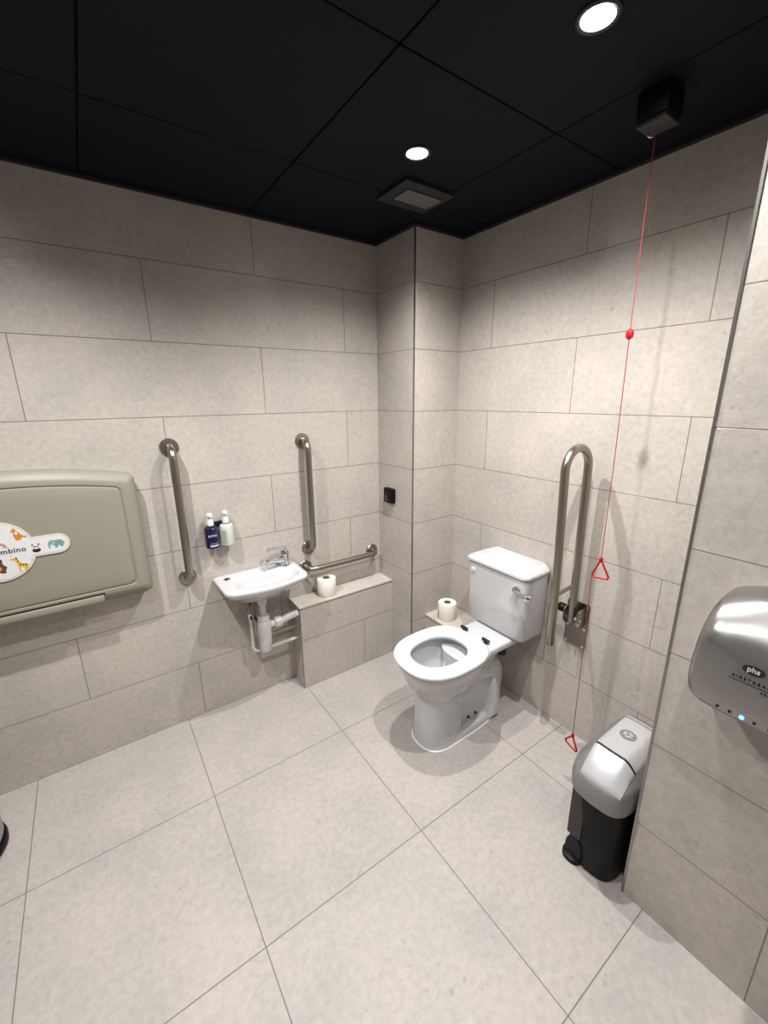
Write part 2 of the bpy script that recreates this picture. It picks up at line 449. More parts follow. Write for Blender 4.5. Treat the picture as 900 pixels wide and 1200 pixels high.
for nm, r, m in (('rainbow_band', .026, M_pink), ('rainbow_band', .021, M_gry), ('rainbow_band', .016, M_tan)):
    ap = [(r * math.cos(a * PI / 16), r * math.sin(a * PI / 16)) for a in range(17)] + [((r - .0045) * math.cos(a * PI / 16), (r - .0045) * math.sin(a * PI / 16)) for a in range(16, -1, -1)]
    part(nm, MB().prism([(x + .012, z + .013) for x, z in ap], O, U, V, .0051, .0058), m, bd)
ele = smooth_poly([(-1.0, -.6), (-.85, -.65), (-.8, -.1), (-.6, .1), (-.55, -.2), (-.3, -.1), (-.2, -.65), (.1, -.65), (.15, -.3), (.45, -.3), (.5, -.6), (.8, -.6), (.85, -.1), (1.05, -.2), (.95, .25), (.7, .55), (.1, .65), (-.2, .55), (-.6, .7), (-.95, .4), (-1.05, 0)], 1)
pic('elephant_picture', [ele], M_teal, .170, .0, .024)
pic('elephant_ear', [circle2(.3, -.35, .2, 12, .8, 1.1)], M_gry, .170, .0, .024, .0056)
pic('panda_body', [circle2(.7, 0, -.55, 14, 1, .65)], M_ink, .110, -.003, .018)
pic('panda_head', [circle2(.55, 0, .2, 14, 1.1, .9)], M_pink, .110, -.003, .018, .0056)
pic('panda_face_marks', [circle2(.17, x, z, 8) for x, z in ((-.5, .65), (.5, .65), (-.22, .25), (.22, .25))], M_brn, .110, -.003, .018, .006)
for dx_, dz_ in ((.03, .028), (.09, -.045), (.035, -.02), (-.05, .03)): pic('dot', [circle2(.0022, dx_, dz_, 8)], M_gry, 0, 0, 1.0)

# ---------------------------------------------------------------- grab bars on the left wall
def grab_bar(label, p0, p1, off=.066, r=.0165):
    a, b = Vector((p0[0], 0, p0[1])), Vector((p1[0], 0, p1[1]))
    d = (b - a).normalized(); n = Vector((0, -1, 0)); R = .045
    t = thing('grab_bar', label, 'grab bar', tuple((a + b) / 2), 'brushed steel grab bars on the left wall')
    pts = [a + n * .004] + [a + n * (off - R)]
    pts += arc(a + n * (off - R) + d * R, R, 0, PI / 2, 8, -d, n)[1:]
    pts += [a + d * (R + .05) + n * off]
    pts += arc(b + n * (off - R) - d * R, R, PI / 2, 0, 8, d, n)
    pts += [b + n * .004]
    part('rail', MB().tube(pts, r, 20), M_steel, t)
    for c in (a, b):
        M = Matrix.Translation(c) @ n.to_track_quat('Z', 'Y').to_matrix().to_4x4()
        part('flange', MB().lathe([(.036, .0005), (.0385, .002), (.0385, .006), (.036, .009), (.026, .0105), (.017, .011)], M, 36), M_steel, t)
    return t
grab_bar('vertical steel grab bar between the changing station and the soap bottles', (-1.409, 1.372), (-1.409, .765))
grab_bar('vertical steel grab bar on the wall right of the basin tap', (-.788, 1.36), (-.788, .777))
grab_bar('horizontal steel grab bar above the tiled ledge', (-.815, .667), (-.372, .667))

# ---------------------------------------------------------------- soap bottles
SO = [(-1.289, -.040), (-1.219, -.040)]
t = thing('bottle_holder', 'small dark wall bracket clipping the two soap bottles', 'bracket', (-1.254, 0, .985))
part('back_plate', MB().box(-1.283, -1.225, -.006, -.0005, .982, 1.010, .002, 1), M_blackm, t)
for (x, y) in SO:
    mb = MB(); mb.tube(arc((x, y, 1.0035), .0175, 0, 2 * PI, 24, (1, 0, 0), (0, 1, 0))[:-1], .0022, 8, True)
    mb.box(x - .004, x + .004, y + .017, -.002, 1.000, 1.007)
    part('collar', mb, M_blackm, t)
def bottle(x, y, body_m, label, h0=.897, w=.0305, text=None):
    t = thing('soap_bottle', label, 'soap bottle', (x, y, h0), 'pump bottles in the wall bracket')
    T = Matrix.Translation((x, y, h0))
    body = part('bottle', MB().lathe([(.004, .0), (w - .004, .0), (w - .001, .002), (w, .006), (w, .092), (w - .003, .099), (w - .010, .104), (.014, .1065), (.014, .114)], T, 36), body_m, t)
    part('collar', MB().lathe([(.0155, .109), (.0155, .130), (.013, .134), (.006, .135), (.006, .148)], T, 24), M_plastic, t)
    head = MB().lathe([(.004, .148), (.012, .148), (.013, .151), (.013, .162), (.011, .165), (.003, .166)], T, 24)
    head.box(x - .005, x + .005, y - .034, y, h0 + .152, h0 + .161, .002, 1)
    part('pump_head', head, M_plastic, t)
    return t, body
def wrap_panel(x, y, z0, z1, w, a0, a1, n=12, th=.0004):
    """thin label wrapped round a bottle, angle 0 = facing -y"""
    mb = MB(); r0, r1 = w + .0002, w + .0002 + th
    def ring(z): return [Vector((x + r * math.sin(a), y - r * math.cos(a), z)) for r, rng in ((r1, range(n + 1)), (r0, range(n, -1, -1))) for a in [a0 + (a1 - a0) * i / n for i in rng]]
    mb.grid([ring(z0), ring(z1)], True, True, True); return mb
t, b = bottle(SO[0][0], SO[0][1], M_navy, 'dark blue soap pump bottle with white lettering and white pump')
part('lettering', text_mb('ELEMIS', (SO[0][0] - .002, SO[0][1] - .0308, .961), (1, 0, 0), (0, 0, 1), .0125, .0006, 1.05), M_sticker, b)
part('white_strip', wrap_panel(SO[0][0], SO[0][1], .909, .915, .0305, -.55, .75), M_sticker, b)
part('small_print', wrap_panel(SO[0][0], SO[0][1], .9225, .9245, .0305, -.5, .7), M_gry, b)
t, b = bottle(SO[1][0], SO[1][1], M_frost, 'pale translucent soap pump bottle with white pump', .899)
part('front_label', wrap_panel(SO[1][0], SO[1][1], .908, .975, .0305, -.95, -.25), M_gry, b, 'grey label panel')

# ---------------------------------------------------------------- wash basin
def basin_outline(ins, z, N=72, c=(-1.09, -.13)):
    x0, x1, yf = -1.302 + ins, -.889 - ins, -.248 + ins
    poly = [(x0, -.0008), (x0, -.10)]
    r = .052
    for i in range(9): a = PI + PI / 2 * i / 8; poly.append((x0 + .003 + r + r * math.cos(a), yf + r + r * math.sin(a)))
    for i in range(1, 12):
        f = i / 12; poly.append((x0 + r + (x1 - x0 - 2 * r) * f, yf - .026 * math.sin(PI * f)))
    for i in range(9): a = -PI / 2 + PI / 2 * i / 8; poly.append((x1 - .003 - r + r * math.cos(a), yf + r + r * math.sin(a)))
    poly += [(x1, -.10), (x1, -.0008)]
    out = []
    for k in range(N):
        a = 2 * PI * k / N; dx, dy = math.cos(a), math.sin(a); best = None
        for i in range(len(poly)):
            (ax, ay), (bx, by) = poly[i], poly[(i + 1) % len(poly)]
            ex, ey = bx - ax, by - ay; den = dx * ey - dy * ex
            if abs(den) < 1e-12: continue
            tt = ((ax - c[0]) * ey - (ay - c[1]) * ex) / den; ss = ((ax - c[0]) * dy - (ay - c[1]) * dx) / den
            if tt > 0 and -1e-9 <= ss <= 1 + 1e-9 and (best is None or tt > best): best = tt
        out.append(Vector((c[0] + dx * best, c[1] + dy * best, z)))
    return out
def basin_oval(cx, cy, a, b, z, n=2.6, N=72):
    out = []
    for k in range(N):
        t = 2 * PI * k / N
        out.append(Vector((cx + a * sgnpow(math.cos(t), 2 / n), cy + b * sgnpow(math.sin(t), 2 / n), z)))
    return out
BT = .727
t = thing('wash_basin', 'small white ceramic wall-hung wash basin', 'basin', (-1.095, 0, .6))
bs = MB()
bs.grid([basin_oval(-1.105, -.105, .03, .03, .612), basin_oval(-1.10, -.106, .07, .06, .618), basin_oval(-1.097, -.110, .130, .085, .638),
         basin_outline(.042, .668), basin_outline(.020, .686), basin_outline(.007, .700), basin_outline(.001, .712), basin_outline(0, .719), basin_outline(.001, .7245), basin_outline(.004, BT),
         basin_oval(-1.075, -.150, .158, .080, BT - .0005), basin_oval(-1.075, -.150, .153, .076, BT - .003), basin_oval(-1.078, -.150, .143, .068, .708),
         basin_oval(-1.085, -.150, .120, .056, .680), basin_oval(-1.095, -.148, .085, .042, .655), basin_oval(-1.10, -.146, .035, .025, .645),
         basin_oval(-1.10, -.146, .018, .018, .644)], True, True, True)
part('bowl', bs, M_ceram, t, angle=50)
part('waste', MB().lathe([(.004, .646), (.019, .6465), (.021, .645), (.021, .643)], Matrix.Translation((-1.10, -.146, 0)), 24), M_chrome, t, 'chrome waste ring')
th = MB().lathe([(.011, BT + .0012), (.016, BT + .001), (.0175, BT)], Matrix.Translation((-1.247, -.055, 0)), 24)
hp = part('tap_hole_cover', th, M_chrome, t, 'round dark plugged tap hole')
part('plug', MB().lathe([(.002, BT + .0025), (.011, BT + .002), (.012, BT + .001)], Matrix.Translation((-1.247, -.055, 0)), 20), M_blackm, hp)

# tap
t = thing('basin_tap', 'chrome lever mixer tap on the right end of the basin', 'tap', (-.948, -.052, BT))
T = Matrix.Translation((-.948, -.052, BT))
part('body', MB().lathe([(.020, .0005), (.026, .001), (.026, .006), (.0225, .010), (.0215, .055), (.0225, .060), (.0225, .078), (.019, .085), (.004, .088)], T, 32), M_chrome, t)
spp = [Vector((-.960, -.056, BT + .035)), Vector((-1.0, -.066, BT + .045)), Vector((-1.045, -.078, BT + .052)), Vector((-1.063, -.083, BT + .050))]
sp = MB().tube(spp, [.016, .0135, .0125, .012], 18)
spo = part('spout', sp, M_chrome, t)
part('aerator', MB().cyl((-1.054, -.081, BT + .048), (-1.054, -.081, BT + .030), .011, 20, bev=.002), M_chrome, spo)
part('lever', MB().tube([(-.948, -.052, BT + .088), (-.965, -.056, BT + .103), (-1.0, -.064, BT + .106), (-1.045, -.075, BT + .108)], [.018, .0105, .0075, .0085], 16), M_chrome, t)

# waste trap under the basin
t = thing('bottle_trap', 'white plastic bottle trap and waste pipe hanging under the basin', 'waste trap', (-1.104, -.105, .30))
tx, ty = -1.104, -.105
part('inlet_pipe', MB().cyl((tx, ty, .470), (tx, ty, .614), .0165, 24), M_plastic, t)
part('flange_nut', MB().cyl((tx, ty, .575), (tx, ty, .6115), .024, 24, bev=.002), M_plastic, t)
part('slip_nut', MB().lathe([(.021, .482), (.030, .484), (.031, .492), (.031, .508), (.024, .514), (.017, .515)], Matrix.Translation((tx, ty, 0)), 16), M_plastic, t, angle=15)
part('trap_body', MB().lathe([(.010, .306), (.026, .308), (.030, .314), (.031, .350), (.034, .356), (.035, .462), (.033, .472), (.028, .482)], Matrix.Translation((tx, ty, 0)), 32), M_plastic, t)
part('outlet_pipe', MB().tube([(tx + .02, ty, .447), (-1.02, ty, .447), (-.97, ty, .458), (-.9185, ty, .464)], .0185, 20), M_plastic, t)
part('outlet_nut', MB().cyl((-1.048, ty, .447), (-1.012, ty, .449), .028, 12, bev=.003), M_plastic, t, angle=15)
# supply pipes
def supply(label, z, xe, yp, ztop, hose_to, mark):
    t = thing('supply_pipe', label, 'water pipe', (xe, yp, z), 'water pipes under the basin')
    R = .032
    pts = [Vector((-.9185, yp, z)), Vector((-1.0, yp, z)), Vector((xe + R, yp, z))]
    pts += arc((xe + R, yp, z + R), R, -PI / 2, -PI, 8, (1, 0, 0), (0, 0, 1))[1:]
    pts += [Vector((xe, yp, ztop))]
    part('pipe', MB().tube(pts, .0085, 14), M_beige, t)
    part('valve', MB().cyl((xe, yp, ztop - .002), (xe, yp, ztop + .028), .0115, 10, bev=.002), M_chrome, t, angle=15)
    part('olive_nut', MB().cyl((xe, yp, ztop + .006), (xe, yp - .022, ztop + .006), .006, 10), M_blackm, t)
    a = Vector((xe, yp, ztop + .026)); b = Vector(hose_to)
    hp = [a, a + Vector((0, 0, .03)), a + Vector((.02, .012, .060)), a.lerp(b, .5) + Vector((0, .01, .028)), b - Vector((0.02, 0, .012)), b]
    # smooth the hose
    q = []
    for i in range(len(hp) - 1):
        p0, p1, p2, p3 = hp[max(i - 1, 0)], hp[i], hp[i + 1], hp[min(i + 2, len(hp) - 1)]
        for k in range(6):
            u = k / 6
            q.append(.5 * ((2 * p1) + (-p0 + p2) * u + (2 * p0 - 5 * p1 + 4 * p2 - p3) * u * u + (-p0 + 3 * p1 - 3 * p2 + p3) * u ** 3))
    q.append(hp[-1])
    h = part('hose', MB().tube(q, .006, 10), M_braid, t, 'braided steel hose')
    if mark: part('marker', MB().tube(q[8:14], .0068, 10), M_foil, h, 'red band')
    return t
supply('lower cream water pipe looping up left of the white trap', .302, -1.163, -.080, .500, (-.965, -.045, .661), True)
supply('upper cream water pipe running behind the white trap', .358, -1.130, -.048, .470, (-.975, -.030, .661), False)

# ---------------------------------------------------------------- toilet rolls
def roll(x, y, z, label, sheet=False, r=.0525, h=.1):
    t = thing('toilet_roll', label, 'toilet roll', (x, y, z), 'toilet rolls standing on ledges')
    T = Matrix.Translation((x, y, z))
    part('paper', MB().lathe([(.020, .001), (r - .001, .001), (r, .003), (r, h - .003), (r - .002, h), (.0205, h), (.0205, .001)], T, 44, False), M_paper, t)
    part('core', MB().lathe([(.0204, .002), (.0204, h - .001), (.0188, h - .001), (.0188, .004), (.002, .004)], T, 32, False), M_card, t, 'brown cardboard core')
    if sheet:
        pts = []
        mb = MB(); rows = []
        for k in range(10):
            a = math.radians(150 + 5 * k) ; 
            rows.append(a)
        prof = [(x + (r + .0008) * math.cos(math.radians(100 + 8 * k)), y + (r + .0008) * math.sin(math.radians(100 + 8 * k))) for k in range(7)]
        lx, ly = prof[-1]
        prof += [(lx - .012, ly - .010), (lx - .026, ly - .008), (lx - .040, ly + .000)]
        n = len(prof)
        lo = []; hi = []
        for k, (px, py) in enumerate(prof):
            f = max(0, k - 6) / 3
            lo.append(Vector((px, py, z + .001))); hi.append(Vector((px, py, z + h - .003 - .070 * f)))
        lo2 = [v + Vector((-.0006, .0006, 0)) for v in reversed(lo)]; hi2 = [v + Vector((-.0006, .0006, 0)) for v in reversed(hi)]
        mb.grid([lo + lo2, hi + hi2], True, True, True)
        part('loose_sheet', mb, M_paper, t, 'torn loose end of paper')
    return t
roll(-.722, -.070, .502, 'white toilet roll standing on the tiled ledge under the horizontal grab bar')
roll(-.133, -.432, .322, 'white toilet roll with loose end, on the low shelf left of the cistern', True)

# ---------------------------------------------------------------- toilet
TY = -.800
t = thing('toilet', 'white close-coupled toilet with raised open seat ring', 'toilet', (-.42, TY, 0))
pan = MB()
S = lambda xf, xb, b, z, n=2.4, nb=3.0, sp=None: superell(xf, xb, TY, b, z, n, nb, 56, sp)
# pedestal column and bowl, outside then over the rim and down inside
pan.grid([S(-.648, -.425, .100, 0), S(-.648, -.425, .099, .03), S(-.640, -.425, .095, .15), S(-.638, -.420, .095, .235), S(-.645, -.40, .101, .262), S(-.655, -.38, .110, .275),
          S(-.672, -.36, .120, .300), S(-.690, -.34, .136, .330), S(-.706, -.315, .154, .375), S(-.722, -.30, .165, .410), S(-.727, -.297, .169, .430), S(-.725, -.298, .168, .4385), S(-.716, -.306, .160, .441),
          S(-.690, -.365, .122, .441), S(-.682, -.372, .116, .436), S(-.686, -.368, .120, .405), S(-.668, -.38, .112, .35), S(-.635, -.40, .092, .29), S(-.60, -.425, .070, .235), S(-.57, -.445, .05, .215)], True, True, False)
# foot running back
pan.grid([S(-.648, -.185, .100, 0, 2.4, 4, -.54), S(-.648, -.185, .0995, .022, 2.4, 4, -.54), S(-.645, -.188, .095, .034, 2.4, 4, -.54), S(-.62, -.20, .07, .040, 2.4, 4, -.54)], True, True, True)
# narrow web between column and rear foot
pan.box(-.46, -.215, TY - .060, TY + .060, .02, .335, .015, 3)
# rear buttress
def butt(z, xa, xb, b): return superell(xa, xb, TY, b, z, 5, 5, 32)
pan.grid([butt(.02, -.285, -.186, .0985), butt(.05, -.268, -.187, .097), butt(.09, -.252, -.190, .094), butt(.15, -.245, -.196, .088), butt(.20, -.238, -.204, .080), butt(.225, -.230, -.212, .068)], True, True, True)
# back shelf of the pan that carries the cistern
pan.box(-.33, -.002, TY - .118, TY + .118, .398, .434, .010, 3)
pan.grid([superell(-.46, -.24, TY, .09, .30, 3, 3, 32), superell(-.46, -.20, TY, .10, .36, 3, 3, 32), superell(-.46, -.19, TY, .112, .40, 3, 3, 32)], True, True, True)
po = part('pan', pan, M_ceram, t, angle=45)
# trap outlet
tp = [(-.43, TY, .292), (-.33, TY, .288), (-.26, TY, .278), (-.210, TY, .256), (-.172, TY, .215), (-.156, TY, .170), (-.150, TY, .120), (-.148, TY, .002)]
tr = [.075, .080, .080, .076, .066, .056, .048, .046]
part('soil_outlet', MB().tube(tp, tr, 28), M_ceram, t)
part('water', MB().lathe([(.001, .232), (.062, .232)], Matrix.Translation((-.512, TY, 0)), 32, False), M_water, t)
part('sealant_line', MB().grid([S(-.653, -.180, .105, 0.0005, 2.4, 4, -.54), S(-.653, -.180, .105, .003, 2.4, 4, -.54), S(-.648, -.185, .1002, .006, 2.4, 4, -.54), S(-.648, -.185, .1002, .0005, 2.4, 4, -.54)], True, loop=True), M_seal, t, 'white sealant bead round the foot')
for bx in (-.385, -.335):
    part('fixing_bolt', MB().cyl((bx, TY - .058, .062), (bx, TY - .068, .062), .007, 14, bev=.002), M_dark, t, 'dark side fixing bolt')
# seat ring
SE = lambda xf, xb, b, z, n=2.4, nb=2.9, sp=-.53: superell(xf, xb, TY - .004, b, z, n, nb, 64, sp)
st = MB()
st.grid([SE(-.736, -.330, .172, .4425), SE(-.744, -.323, .178, .447), SE(-.746, -.321, .180, .455), SE(-.743, -.323, .177, .462), SE(-.734, -.331, .170, .4665), SE(-.706, -.356, .147, .468),
         SE(-.686, -.392, .117, .466, 2.3, 2.4), SE(-.677, -.402, .108, .461, 2.3, 2.4), SE(-.674, -.405, .105, .454, 2.3, 2.4), SE(-.678, -.401, .109, .4425, 2.3, 2.4)], True, loop=True)
so = part('seat', st, M_seat, t, angle=60)
for sy in (-.062, .078):
    hb = MB().cyl((-.292, TY + sy - .020, .451), (-.292, TY + sy + .020, .451), .0085, 14, bev=.0015)
    hb.cyl((-.292, TY + sy, .434), (-.292, TY + sy, .450), .009, 14)
    part('hinge', hb, M_hinge, so, 'dark steel seat hinge')
# cistern
tk = MB()
def trg(z, xf, b, r=.028): 
    return [Vector((x, y, z)) for x, y in round_rect(xf, -.002, TY - .003 - b, TY - .003 + b, r, 6)]
tk.grid([trg(.438, -.160, .160, .03), trg(.444, -.172, .170, .03), trg(.458, -.178, .174, .03), trg(.60, -.184, .178), trg(.745, -.188, .180), trg(.762, -.189, .181), trg(.7635, -.182, .174)], True, True, True)
ck = part('cistern', tk, M_ceram, t, angle=50)
ld = MB()
ld.grid([trg(.767, -.180, .172), trg(.7675, -.190, .181, .03), trg(.770, -.195, .186, .03), trg(.782, -.197, .188, .03), trg(.788, -.193, .184, .03), trg(.802, -.168, .160, .022), trg(.805, -.160, .152, .02)], True, True, True)
part('lid', ld, M_ceram, ck, angle=50)
part('button', MB().cyl((-.186, -.668, .724), (-.194, -.668, .724), .0125, 20, bev=.003), M_plastic, ck, 'round white blanking button')
lv = MB().cyl((-.186, -.940, .716), (-.207, -.940, .716), .018, 24, bev=.004)
lv.tube([(-.205, -.942, .716), (-.216, -.954, .716), (-.221, -.975, .716), (-.226, -.995, .716), (-.230, -1.015, .719), (-.232, -1.035, .720), (-.233, -1.044, .720)], [.009, .010, .0085, .010, .0165, .0165, .009], 18)
part('flush_lever', lv, M_chrome, ck, 'chrome flush lever')
part('cistern_bolt', MB().cyl((-.165, TY - .062, .330), (-.165, TY - .062, .398), .020, 14), M_dark, t)
part('cistern_gasket', MB().cyl((-.09, TY, .432), (-.09, TY, .440), .05, 24), M_rubber, t)

# ---------------------------------------------------------------- drop-down rail
RY = -1.135
t = thing('drop_down_rail', 'folded-up steel hinged support rail on the wall right of the toilet', 'support rail', (0, RY, .46))
part('wall_plate', MB().prism(round_rect(RY - .052, RY + .052, .462, .680, .008), (0, 0, 0), (0, 1, 0), (0, 0, 1), -.006, -.0005), M_plate, t)
rt = Vector((0, 0, 1))
xb, xf, zb, zt, zf = -.052, -.200, .600, 1.298, .545
rr = .0165
xb2, xf2 = -.066, -.226
cxm, rad = (xb2 + xf2) / 2, (xf2 - xb2) / -2
rp = [(xb, RY, zb), (xb - .003, RY, .80)] + [tuple(v) for v in arc((cxm, RY, zt), rad, 0, PI, 16, (1, 0, 0), (0, 0, 1))] + [(xf - .008, RY, .95), (xf, RY, zf)]
rl = part('rail', MB().tube(rp, rr, 22), M_steel, t)
part('end_cap', MB().cyl((xf, RY, zf - .004), (xf, RY, zf + .001), .0158, 22, bev=.001), M_blackm, rl)
part('rung', MB().cyl((xb - .003, RY, .778), (xf - .004, RY, .770), .0085, 16), M_steel, t)
for dy in (-.034, .030):
    br = MB(); br.prism(smooth_poly([(-.006, .575), (-.006, .668), (-.060, .668), (-.078, .640), (-.070, .600), (-.045, .575)], 1), (0, RY + dy, 0), (1, 0, 0), (0, 0, 1), 0, .004)
    part('hinge_bracket', br, M_plate, t)
part('pivot_pin', MB().cyl((xb, RY - .042, .617), (xb, RY + .042, .617), .008, 16, bev=.002), M_chrome, t)
part('lock_knob', MB().cyl((-.050, RY + .034, .648), (-.050, RY + .066, .648), .020, 20, bev=.005), M_black, t, 'black locking knob')
for dy, z in ((-.040, .474), (.040, .474), (-.040, .560), (.040, .560), (-.040, .666)):
    part('fixing_bolt', MB().cyl((-.006, RY + dy, z), (-.012, RY + dy, z), .0075, 12, bev=.0015), M_chrome, t)
part('stop_bolt', MB().cyl((-.060, RY - .040, .600), (-.060, RY - .026, .600), .008, 12, bev=.0015), M_chrome, t)

# ---------------------------------------------------------------- emergency pull cord
PX, PY = -.290, -1.337
t = thing('emergency_pull_cord', 'red emergency pull cord with two triangle handles hanging from a black ceiling box', 'pull cord', (-.328, -1.352, H))
bx = MB().box(-.368, -.288, -1.394, -1.314, 2.268, H - .0005, .004, 2)
b = part('switch_box', bx, M_black, t, 'black square ceiling switch box')
part('base_plate', MB().box(-.366, -.290, -1.392, -1.316, 2.256, 2.2675, .003, 2), M_blackm, b)
part('cord_eyelet', MB().tube(arc((-.318, -1.335, 2.252), .008, 0, 2 * PI, 16, (.7, -.7, 0), (0, 0, 1))[:-1], .0022, 8, True), M_chrome, b)
part('cord', MB().tube([(PX - .004, PY + .003, 2.257), (PX, PY, 1.76), (PX, PY - .006, 1.40), (PX, PY - .008, 1.03)], .0013, 8), M_cord, t)
part('cord_connector', MB().lathe([(.003, 1.737), (.009, 1.742), (.011, 1.748), (.011, 1.757), (.009, 1.763), (.003, 1.768)], Matrix.Translation((PX, PY, 0)), 6), M_red, t, angle=10)
def tri(apex, dl, dr, name='pull_handle'):
    a = Vector(apex); l = a + Vector(dl); r = a + Vector(dr)
    pts = []
    for p, q, w in ((r, a, l), (a, l, r), (l, r, a)):
        d1 = (p - q).normalized(); d2 = (w - q).normalized()
        for k in range(5):
            f = k / 4; pts.append(q + (d1 * (1 - f) + d2 * f) * .009)
    mb = MB().tube(pts, .0036, 10, True)
    mb.lathe([(.002, .012), (.0055, .008), (.007, .002), (.006, -.006), (.003, -.010)], Matrix.Translation(a), 12)
    return part(name, mb, M_red, t)
tri((PX, PY - .008, 1.020), (-.004, .026, -.070), (.004, -.036, -.066))
part('cord', MB().tube([(PX - .003, PY + .016, .957), (PX, PY + .012, .65), (PX, PY + .008, .262)], .0013, 8), M_cord, t)
tri((PX, PY + .008, .258), (0, .032, -.042), (0, -.028, -.066))

# ---------------------------------------------------------------- alarm reset button
t = thing('alarm_button', 'small black square alarm reset unit on the corner column', 'alarm button', (-.311, -.128, 1.028))
part('housing', MB().box(-.338, -.3105, -.170, -.086, .986, 1.071, .006, 3), M_black, t)
tri2 = [(-.011, -.009), (.011, -.009), (0, .015)]
sb = MB().prism(tri2, (-.338, -.112, 1.022), (0, -1, 0), (0, 0, 1), -.001, .0009)
part('symbol', sb, M_symb, t, 'small red bell triangle')
part('indicator', MB().box(-.3388, -.3375, -.126, -.106, 1.002, 1.005), M_gry, t)

# ---------------------------------------------------------------- pedal bin
BYc = -1.555
t = thing('pedal_bin', 'slim black pedal bin with silver lid beside the partition', 'bin', (-.34, BYc, 0))
def bring(z, xf, xb, b, n=6, bow=.020, N=64, cy=BYc, nb=3.2):
    out = []
    for p in superell(xf, xb, cy, b, z, n, nb, N, -.30):
        f = 1 - min(1, ((p.y - cy) / b) ** 2)
        if p.x < -.30: p.x -= bow * f * (-.30 - p.x) / (-.30 - xf)
        out.append(p)
    return out
bb = MB()
bb.grid([bring(0.001, -.493, -.175, .076), bring(.010, -.497, -.172, .079), bring(.16, -.503, -.167, .082), bring(.335, -.511, -.160, .086), bring(.336, -.50, -.17, .07)], True, True, True)
part('body', bb, M_black, t, angle=45)
part('pedal_recess', MB().prism(smooth_poly([(-.030, .016), (.024, .016), (.024, .070), (.012, .098), (-.010, .104), (-.026, .088), (-.034, .060)], 1), (-.508, BYc + .052, 0), (0, 1, 0), (0, 0, 1), -.012, .012), M_rubber, t)
pdl = MB(); pdl.grid([superell(-.536, -.470, BYc + .052, .034, z, 2.4, 4, 32) for z in (.003, .010, .017)] + [superell(-.530, -.475, BYc + .052, .029, .020, 2.4, 4, 32)], True, True, True)
part('pedal', pdl, M_black, t)
fs = MB()
fs.grid([[Vector((-.5115, BYc + .080, z)), Vector((-.522, BYc + .074, z)), Vector((-.5245, BYc + .050, z)), Vector((-.522, BYc + .028, z)), Vector((-.500, BYc + .026, z)), Vector((-.495, BYc + .080, z))] for z in (.108, .335)], True, True, True)
part('front_strip', fs, M_satin, t, 'satin black strip above the pedal')
# lid: collar + low dome
rim = MB()
rim.grid([bring(.322, -.505, -.160, .082), bring(.320, -.533, -.152, .0955), bring(.328, -.537, -.149, .097), bring(.376, -.540, -.147, .098), bring(.386, -.536, -.150, .0955)], True, False, False)
LX0, LX1 = -.535, -.152
def hlid(x, y, bow):
    xx = x - bow
    u = max(0, (xx - LX0) / .085)
    crest = .386 + .088 * (math.sin(u * PI / 2) * .55 + u * .45 if u < 1 else 1) - (.045 * ((xx + .30) / .148) ** 2 if xx > -.30 else 0)
    a = min(1, abs(y) / .0955)
    side = min(1, max(0, (xx - LX0) / .05)) * .018 * (1 if xx < -.28 else max(0, 1 - (xx + .28) / .128))
    sh = 1 - max(0, (a - .42) / .58) ** 1.7
    if xx > -.26: sh *= max(0, 1 - ((xx + .26) / .112) ** 2.5) if xx < -.148 else 0
    return .386 + side + max(0, crest - .386 - side) * sh * (1 - .06 * a * a)
def lid_bow(x, y):
    f = 1 - min(1, (y / .0955) ** 2)
    return -.020 * f * max(0, (-.30 - x) / (-.30 - LX0))
def lid_pt(i, j, lift=0.0):
    x = LX0 + (LX1 - LX0) * i / nu; y = (-1 + 2 * j / nv) * .094
    b_ = lid_bow(x, y)
    return Vector((x + b_, BYc + y, hlid(x + b_, y, b_) + lift))
nu, nv = 48, 30
out0 = bring(.386, -.536, -.150, .0955)
dm = MB(); rings = [[Vector((p.x, p.y, .376)) for p in bring(.376, -.5365, -.1495, .096)]]
for f in (1, .975, .95, .92, .88, .83, .77, .7, .6, .48, .34, .2, .08):
    r = []
    for p in out0:
        x = -.33 + (p.x + .33) * f; y = (p.y - BYc) * f
        # undo the front bow to find the place along the lid
        b_ = lid_bow(x, y)
        r.append(Vector((x, BYc + y, hlid(x, y, b_) if f < 1 else .386 + min(1, max(0, (x - b_ - LX0) / .05)) * .018 * (1 if x < -.28 else max(0, 1 - (x + .28) / .128)))))
    rings.append(r)
dm.grid(rings, True, False, True)
rimo = part('lid_collar', rim, M_silverd, t, 'silver lid collar')
lid = part('lid', dm, M_silverd, t, 'silver domed lid', angle=50)
def flap(i0, i1, j0, j1, lift, thin=.002):
    top = [[lid_pt(i, j, lift) for j in range(j0, j1 + 1)] for i in range(i0, i1 + 1)]
    mb = MB(); mb.grid(top, False); n = len(top[0])
    edge = top[0][:] + [top[k][-1] for k in range(1, len(top))] + [top[-1][k] for k in range(n - 2, -1, -1)] + [top[k][0] for k in range(len(top) - 2, 0, -1)]
    mb.grid([edge, [v - Vector((0, 0, lift + thin)) for v in edge]], True); return mb
part('flap', flap(1, 10, 3, 23, .003), M_silver, lid, 'bright silver front flap', angle=50)
rp_ = part('top_panel', flap(11, 33, 3, 23, .003), M_silver, lid, 'silver top panel', angle=50)
part('flap_gap', flap(10, 11, 3, 23, .0016), M_rubber, lid, 'black gap line', angle=50)
part('back_ridge', flap(34, 35, 3, 23, .005), M_silver, lid, angle=50)
ec = lid_pt(23, 15, .0032); nrm = Vector((0, 0, 1)); uu = Vector((1, 0, 0)); vv = nrm.cross(uu)
part('emblem', MB().prism(circle2(.025, n=36), ec, uu, vv, -.003, .0012), M_silverd, rp_, 'round grey emblem')
em = MB()
